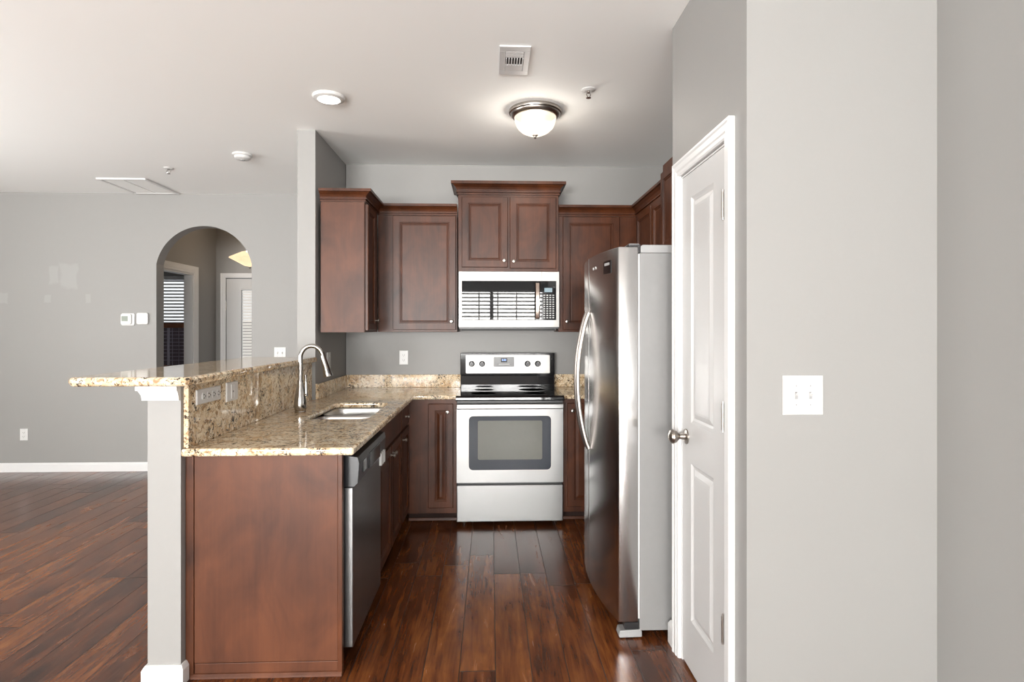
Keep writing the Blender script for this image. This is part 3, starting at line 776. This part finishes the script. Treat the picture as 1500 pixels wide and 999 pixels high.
# ------------------------------------------------------------------ wall plates
def plate(name, label, cat, loc, rz, w, h, kind, group=None, n=1):
    """wall plate in local coordinates: front faces -y"""
    t = thing(name, label, cat, loc, rz, group)
    MB().rings_panel(-w / 2, w / 2, -h / 2, h / 2, -.006, -.0003, [(0, .003), (.003, 0), (.01, 0)]).build('plate', PLATE, t)
    for i in range(n):
        cx = (i - (n - 1) / 2) * .046
        if kind == 'toggle':
            MB().box(cx - .005, cx + .005, -.0068, -.0061, -.012, .012).build('slot', FGREY, t)
            MB().prism([(-.0068, -.003), (-.017, .006), (-.017, .011), (-.0068, .006)], cx - .0035, cx + .0035, 'x').build('toggle', PLATE, t)
            for z in (-.03, .03): MB().lathe([(.0028, -.0061), (.0024, -.0072), (.001, -.0073)], (cx, 0, z), 'y', 10).build('screw', FGREY, t)
        elif kind == 'outlet':
            for z in (-.020, .020):
                s_ = MB().prism(rrect(cx - .016, cx + .016, z - .0145, z + .0145, .010), -.0085, -.0061, 'y').build('socket', PLATE, t)
                m = MB(); m.box(cx - .0085, cx - .0060, -.0091, -.0086, z - .004, z + .006).box(cx + .0060, cx + .0085, -.0091, -.0086, z - .004, z + .006)
                m.lathe([(.0025, -.0091), (.0025, -.0086)], (cx, 0, z - .009), 'y', 10); m.build('slots', SLOT, s_)
        elif kind == 'houtlet':     # duplex lying on its side
            for dx in (-.020, .020):
                s_ = MB().prism(rrect(cx + dx - .0145, cx + dx + .0145, -.016, .016, .010), -.0085, -.0061, 'y').build('socket', PLATE, t)
                m = MB(); m.box(cx + dx - .004, cx + dx + .006, -.0091, -.0086, .006, .0085).box(cx + dx - .004, cx + dx + .006, -.0091, -.0086, -.0085, -.006)
                m.lathe([(.0025, -.0091), (.0025, -.0086)], (cx + dx - .010, 0, 0), 'y', 10); m.build('slots', SLOT, s_)
        elif kind == 'rocker':
            MB().rings_panel(cx - .0165, cx + .0165, -.033, .033, -.009, -.0061, [(0, .001), (.002, 0), (.006, .001)]).build('insert', PLATE, t)
            MB().box(cx - .004, cx + .004, -.0096, -.0089, -.004, .004).build('button', SLOT, t)
    return t
plate('switch_plate', 'double toggle switch plate on the bare wall right of the pantry door', 'light switch', (.990, 1.8095, 1.19), 0, .130, .125, 'toggle', None, 2)
plate('switch_plate', 'double toggle switch plate on the living room wall right of the arch', 'light switch', (-2.097, 5.8595, 1.162), 0, .115, .115, 'toggle', None, 2)
plate('power_outlet', 'duplex outlet plate low on the living room wall above the baseboard', 'outlet', (-4.572, 5.8595, .366), 0, .075, .115, 'outlet')
plate('power_outlet', 'duplex outlet plate on the back wall left of the range', 'outlet', (-.709, 4.7595, 1.168), 0, .072, .116, 'outlet')
t = thing('power_outlet', 'wide horizontal outlet plate with four sockets on granite backsplash', 'outlet', (-1.2008, 2.512, 1.120), PI / 2)
MB().rings_panel(-.105, .105, -.031, .031, -.006, -.0003, [(0, .003), (.003, 0), (.01, 0)]).build('plate', PLATE, t)
for i in range(4):
    cx = -.050 + i * .043
    s_ = MB().prism(rrect(cx - .0165, cx + .0165, -.016, .016, .010), -.0085, -.0061, 'y').build('socket', PLATE, t)
    m = MB(); m.box(cx - .008, cx + .004, -.0093, -.0086, .0055, .0090).box(cx - .008, cx + .004, -.0093, -.0086, -.0090, -.0055)
    m.lathe([(.0035, -.0093), (.0035, -.0086)], (cx + .010, 0, 0), 'y', 10); m.build('slots', SLOT, s_)
plate('power_outlet', 'single socket plate with test buttons on granite backsplash nearest the faucet', 'outlet', (-1.2008, 2.733, 1.112), PI / 2, .118, .088, 'rocker')
plate('power_outlet', 'outlet plate on the grey partition just behind the faucet spout', 'outlet', (-1.1798, 4.262, 1.172), PI / 2, .085, .118, 'outlet')

# thermostat and its companion
t = thing('thermostat', 'white thermostat with green-grey display left of the arch', 'thermostat', (-3.574, 5.8595, 1.495))
MB().prism(rrect(-.064, .064, -.060, .060, .014), -.010, -.0003, 'y').build('base', PLATE, t, bevel=.003)
MB().prism(rrect(-.060, .040, -.048, .052, .012), -.026, -.0103, 'y').build('cover', PLATE, t, bevel=.004)
MB().box(-.050, .010, -.0275, -.0263, -.018, .032).build('display', GREYD, t)
tag(MB().prism(rrect(-3.484, -3.374, 1.446, 1.560, .016), 5.836, 5.8595, 'y').build('chime_box', PLATE, bevel=.005), 'plain white square wall box between the thermostat and the arch', 'wall box')

# ------------------------------------------------------------------ ceiling fittings
cl = thing('ceiling_light', 'lit flush dome light with nickel rim on the kitchen ceiling', 'ceiling light', (.272, 3.55, H))
MB().lathe([(.001, -.0005), (.160, -.0005), (.163, -.010), (.160, -.020), (.152, -.024), (.150, -.032), (.142, -.040), (.132, -.046), (.128, -.046), (.128, -.030), (.001, -.030)], (0, 0, 0), 'z', 56, False).build('rim', BNICKEL, cl, smooth=True)
MB().lathe([(.126, -.040), (.127, -.052), (.122, -.080), (.108, -.108), (.082, -.132), (.048, -.148), (.001, -.152)], (0, 0, 0), 'z', 56, False).build('bowl', BOWL, cl, smooth=True)
lp = bpy.data.lights.new('dome_bulb', 'POINT'); lp.energy = 22; lp.color = (1, .93, .84); lp.shadow_soft_size = .05
lo = bpy.data.objects.new('dome_bulb', lp); COL.objects.link(lo); lo.parent = cl; lo.location = (0, 0, -.10)
MB().lathe([(.001, -.1505), (.017, -.150), (.017, -.155), (.008, -.158), (.006, -.164), (.009, -.169), (.001, -.176)], (0, 0, 0), 'z', 20, False).build('finial', BNICKEL, cl, smooth=True)
cl = thing('ceiling_light', 'lit round recessed disc light above the breakfast bar', 'ceiling light', (-.932, 3.378, H))
MB().lathe([(.001, -.0005), (.092, -.0005), (.092, -.006), (.086, -.016), (.066, -.022), (.062, -.018), (.001, -.018)], (0, 0, 0), 'z', 40, False).build('trim_ring', PLATE, cl, smooth=True)
MB().lathe([(.061, -.0185), (.058, -.024), (.001, -.026)], (0, 0, 0), 'z', 40, False).build('lens', DISC, cl, smooth=True)
sd = thing('smoke_detector', 'round white smoke detector on the living room ceiling', 'smoke detector', (-1.902, 4.52, H))
MB().lathe([(.001, -.0005), (.073, -.0005), (.073, -.012), (.066, -.016), (.060, -.018), (.058, -.034), (.045, -.042), (.001, -.044)], (0, 0, 0), 'z', 36, False).build('housing', PLATE, sd, smooth=True)
MB().lathe([(.018, -.0425), (.016, -.048), (.001, -.049)], (0, 0, 0), 'z', 20, False).build('button', FGREY, sd, smooth=True)
def sprinkler(loc, label):
    s_ = thing('fire_sprinkler', label, 'sprinkler', loc, .5, 'pendent fire sprinklers')
    MB().lathe([(.001, -.0004), (.040, -.0004), (.038, -.004), (.022, -.010), (.015, -.010), (.001, -.006)], (0, 0, 0), 'z', 28, False).build('escutcheon', PLATE, s_, smooth=True)
    m = MB(); m.tube([(0, 0, -.006), (0, 0, -.02)], .009, 12)
    m.tube([(.008, 0, -.018), (.014, 0, -.030), (.006, 0, -.044), (0, 0, -.047)], .0025, 8).tube([(-.008, 0, -.018), (-.014, 0, -.030), (-.006, 0, -.044), (0, 0, -.047)], .0025, 8)
    m.build('frame', CHROME, s_, smooth=True)
    MB().lathe([(.001, -.046), (.014, -.047), (.014, -.0485), (.001, -.050)], (0, 0, 0), 'z', 18, False).build('deflector', CHROME, s_, smooth=True)
sprinkler((.546, 3.227, H), 'pendent fire sprinkler on the kitchen ceiling right of the dome light')
sprinkler((-2.680, 4.93, H), 'pendent fire sprinkler on the living room ceiling near the return grille')
# return air grille
rgz = thing('return_grille', 'long white return air grille on the ceiling against the living room wall', 'vent', (-3.28, 5.55, H))
m = MB(); m.box(-.215, .215, -.285, -.255, -.014, -.0005).box(-.215, .215, .255, .285, -.014, -.0005).box(-.215, -.188, -.255, .255, -.014, -.0005).box(.188, .215, -.255, .255, -.014, -.0005)
m.build('frame', TRIM, rgz, bevel=.003)
MB().box(-.186, .186, -.253, .253, -.003, -.0006).build('recess', SLOT, rgz)
for a, b_ in ((-.184, -.006), (.006, .184)): MB().box(a, b_, -.251, .251, -.010, -.0035).build('louvre_panel', CEIL, rgz, bevel=.002)
# supply register
rv = thing('supply_register', 'small rectangular supply air register on the kitchen ceiling', 'vent', (.116, 2.888, H))
m = MB(); m.box(-.075, .075, -.152, -.105, -.008, -.0005).box(-.075, .075, .105, .152, -.008, -.0005).box(-.075, -.045, -.105, .105, -.008, -.0005).box(.045, .075, -.105, .105, -.008, -.0005)
m.build('frame', simple('pale_grey_register_paint', (.60, .60, .60), .45), rv, bevel=.002)
MB().box(-.0448, .0448, -.1048, .1048, -.0015, -.0006).build('recess', DARK, rv)
for i in range(7):
    x = -.042 + i * .0135
    MB().box(x, x + .005, -.035, .035, -.010, -.002).build('vane', TRIM, rv)
for i in range(5):
    y = -.102 + i * .0125
    MB().box(-.044, .044, y, y + .009, -.0085, -.002).build('vane', TRIM, rv)
    MB().box(-.044, .044, -y - .0135, -y, -.0085, -.002).build('vane', TRIM, rv)
# pendant in the foyer
pd = thing('pendant_light', 'warm lit bowl pendant seen through the arch', 'pendant light', (-2.82, 6.9, H))
MB().lathe([(.001, -.0005), (.06, -.0005), (.055, -.02), (.015, -.03), (.001, -.03)], (0, 0, 0), 'z', 24, False).build('canopy', BNICKEL, pd, smooth=True)
MB().tube([(0, 0, -.03), (0, 0, -.43)], .006, 10).build('rod', BNICKEL, pd)
MB().lathe([(.03, -.425), (.09, -.44), (.22, -.505), (.224, -.512), (.16, -.545), (.06, -.60), (.001, -.612)], (0, 0, 0), 'z', 40, False).build('shade', PENDG, pd, smooth=True)
MB().lathe([(.001, -.611), (.012, -.613), (.010, -.625), (.001, -.634)], (0, 0, 0), 'z', 16, False).build('finial', BNICKEL, pd, smooth=True)
lp = bpy.data.lights.new('pendant_bulb', 'POINT'); lp.energy = 4; lp.color = (1, .74, .5); lp.shadow_soft_size = .05
lo = bpy.data.objects.new('pendant_bulb', lp); COL.objects.link(lo); lo.parent = pd; lo.location = (0, 0, -.40)
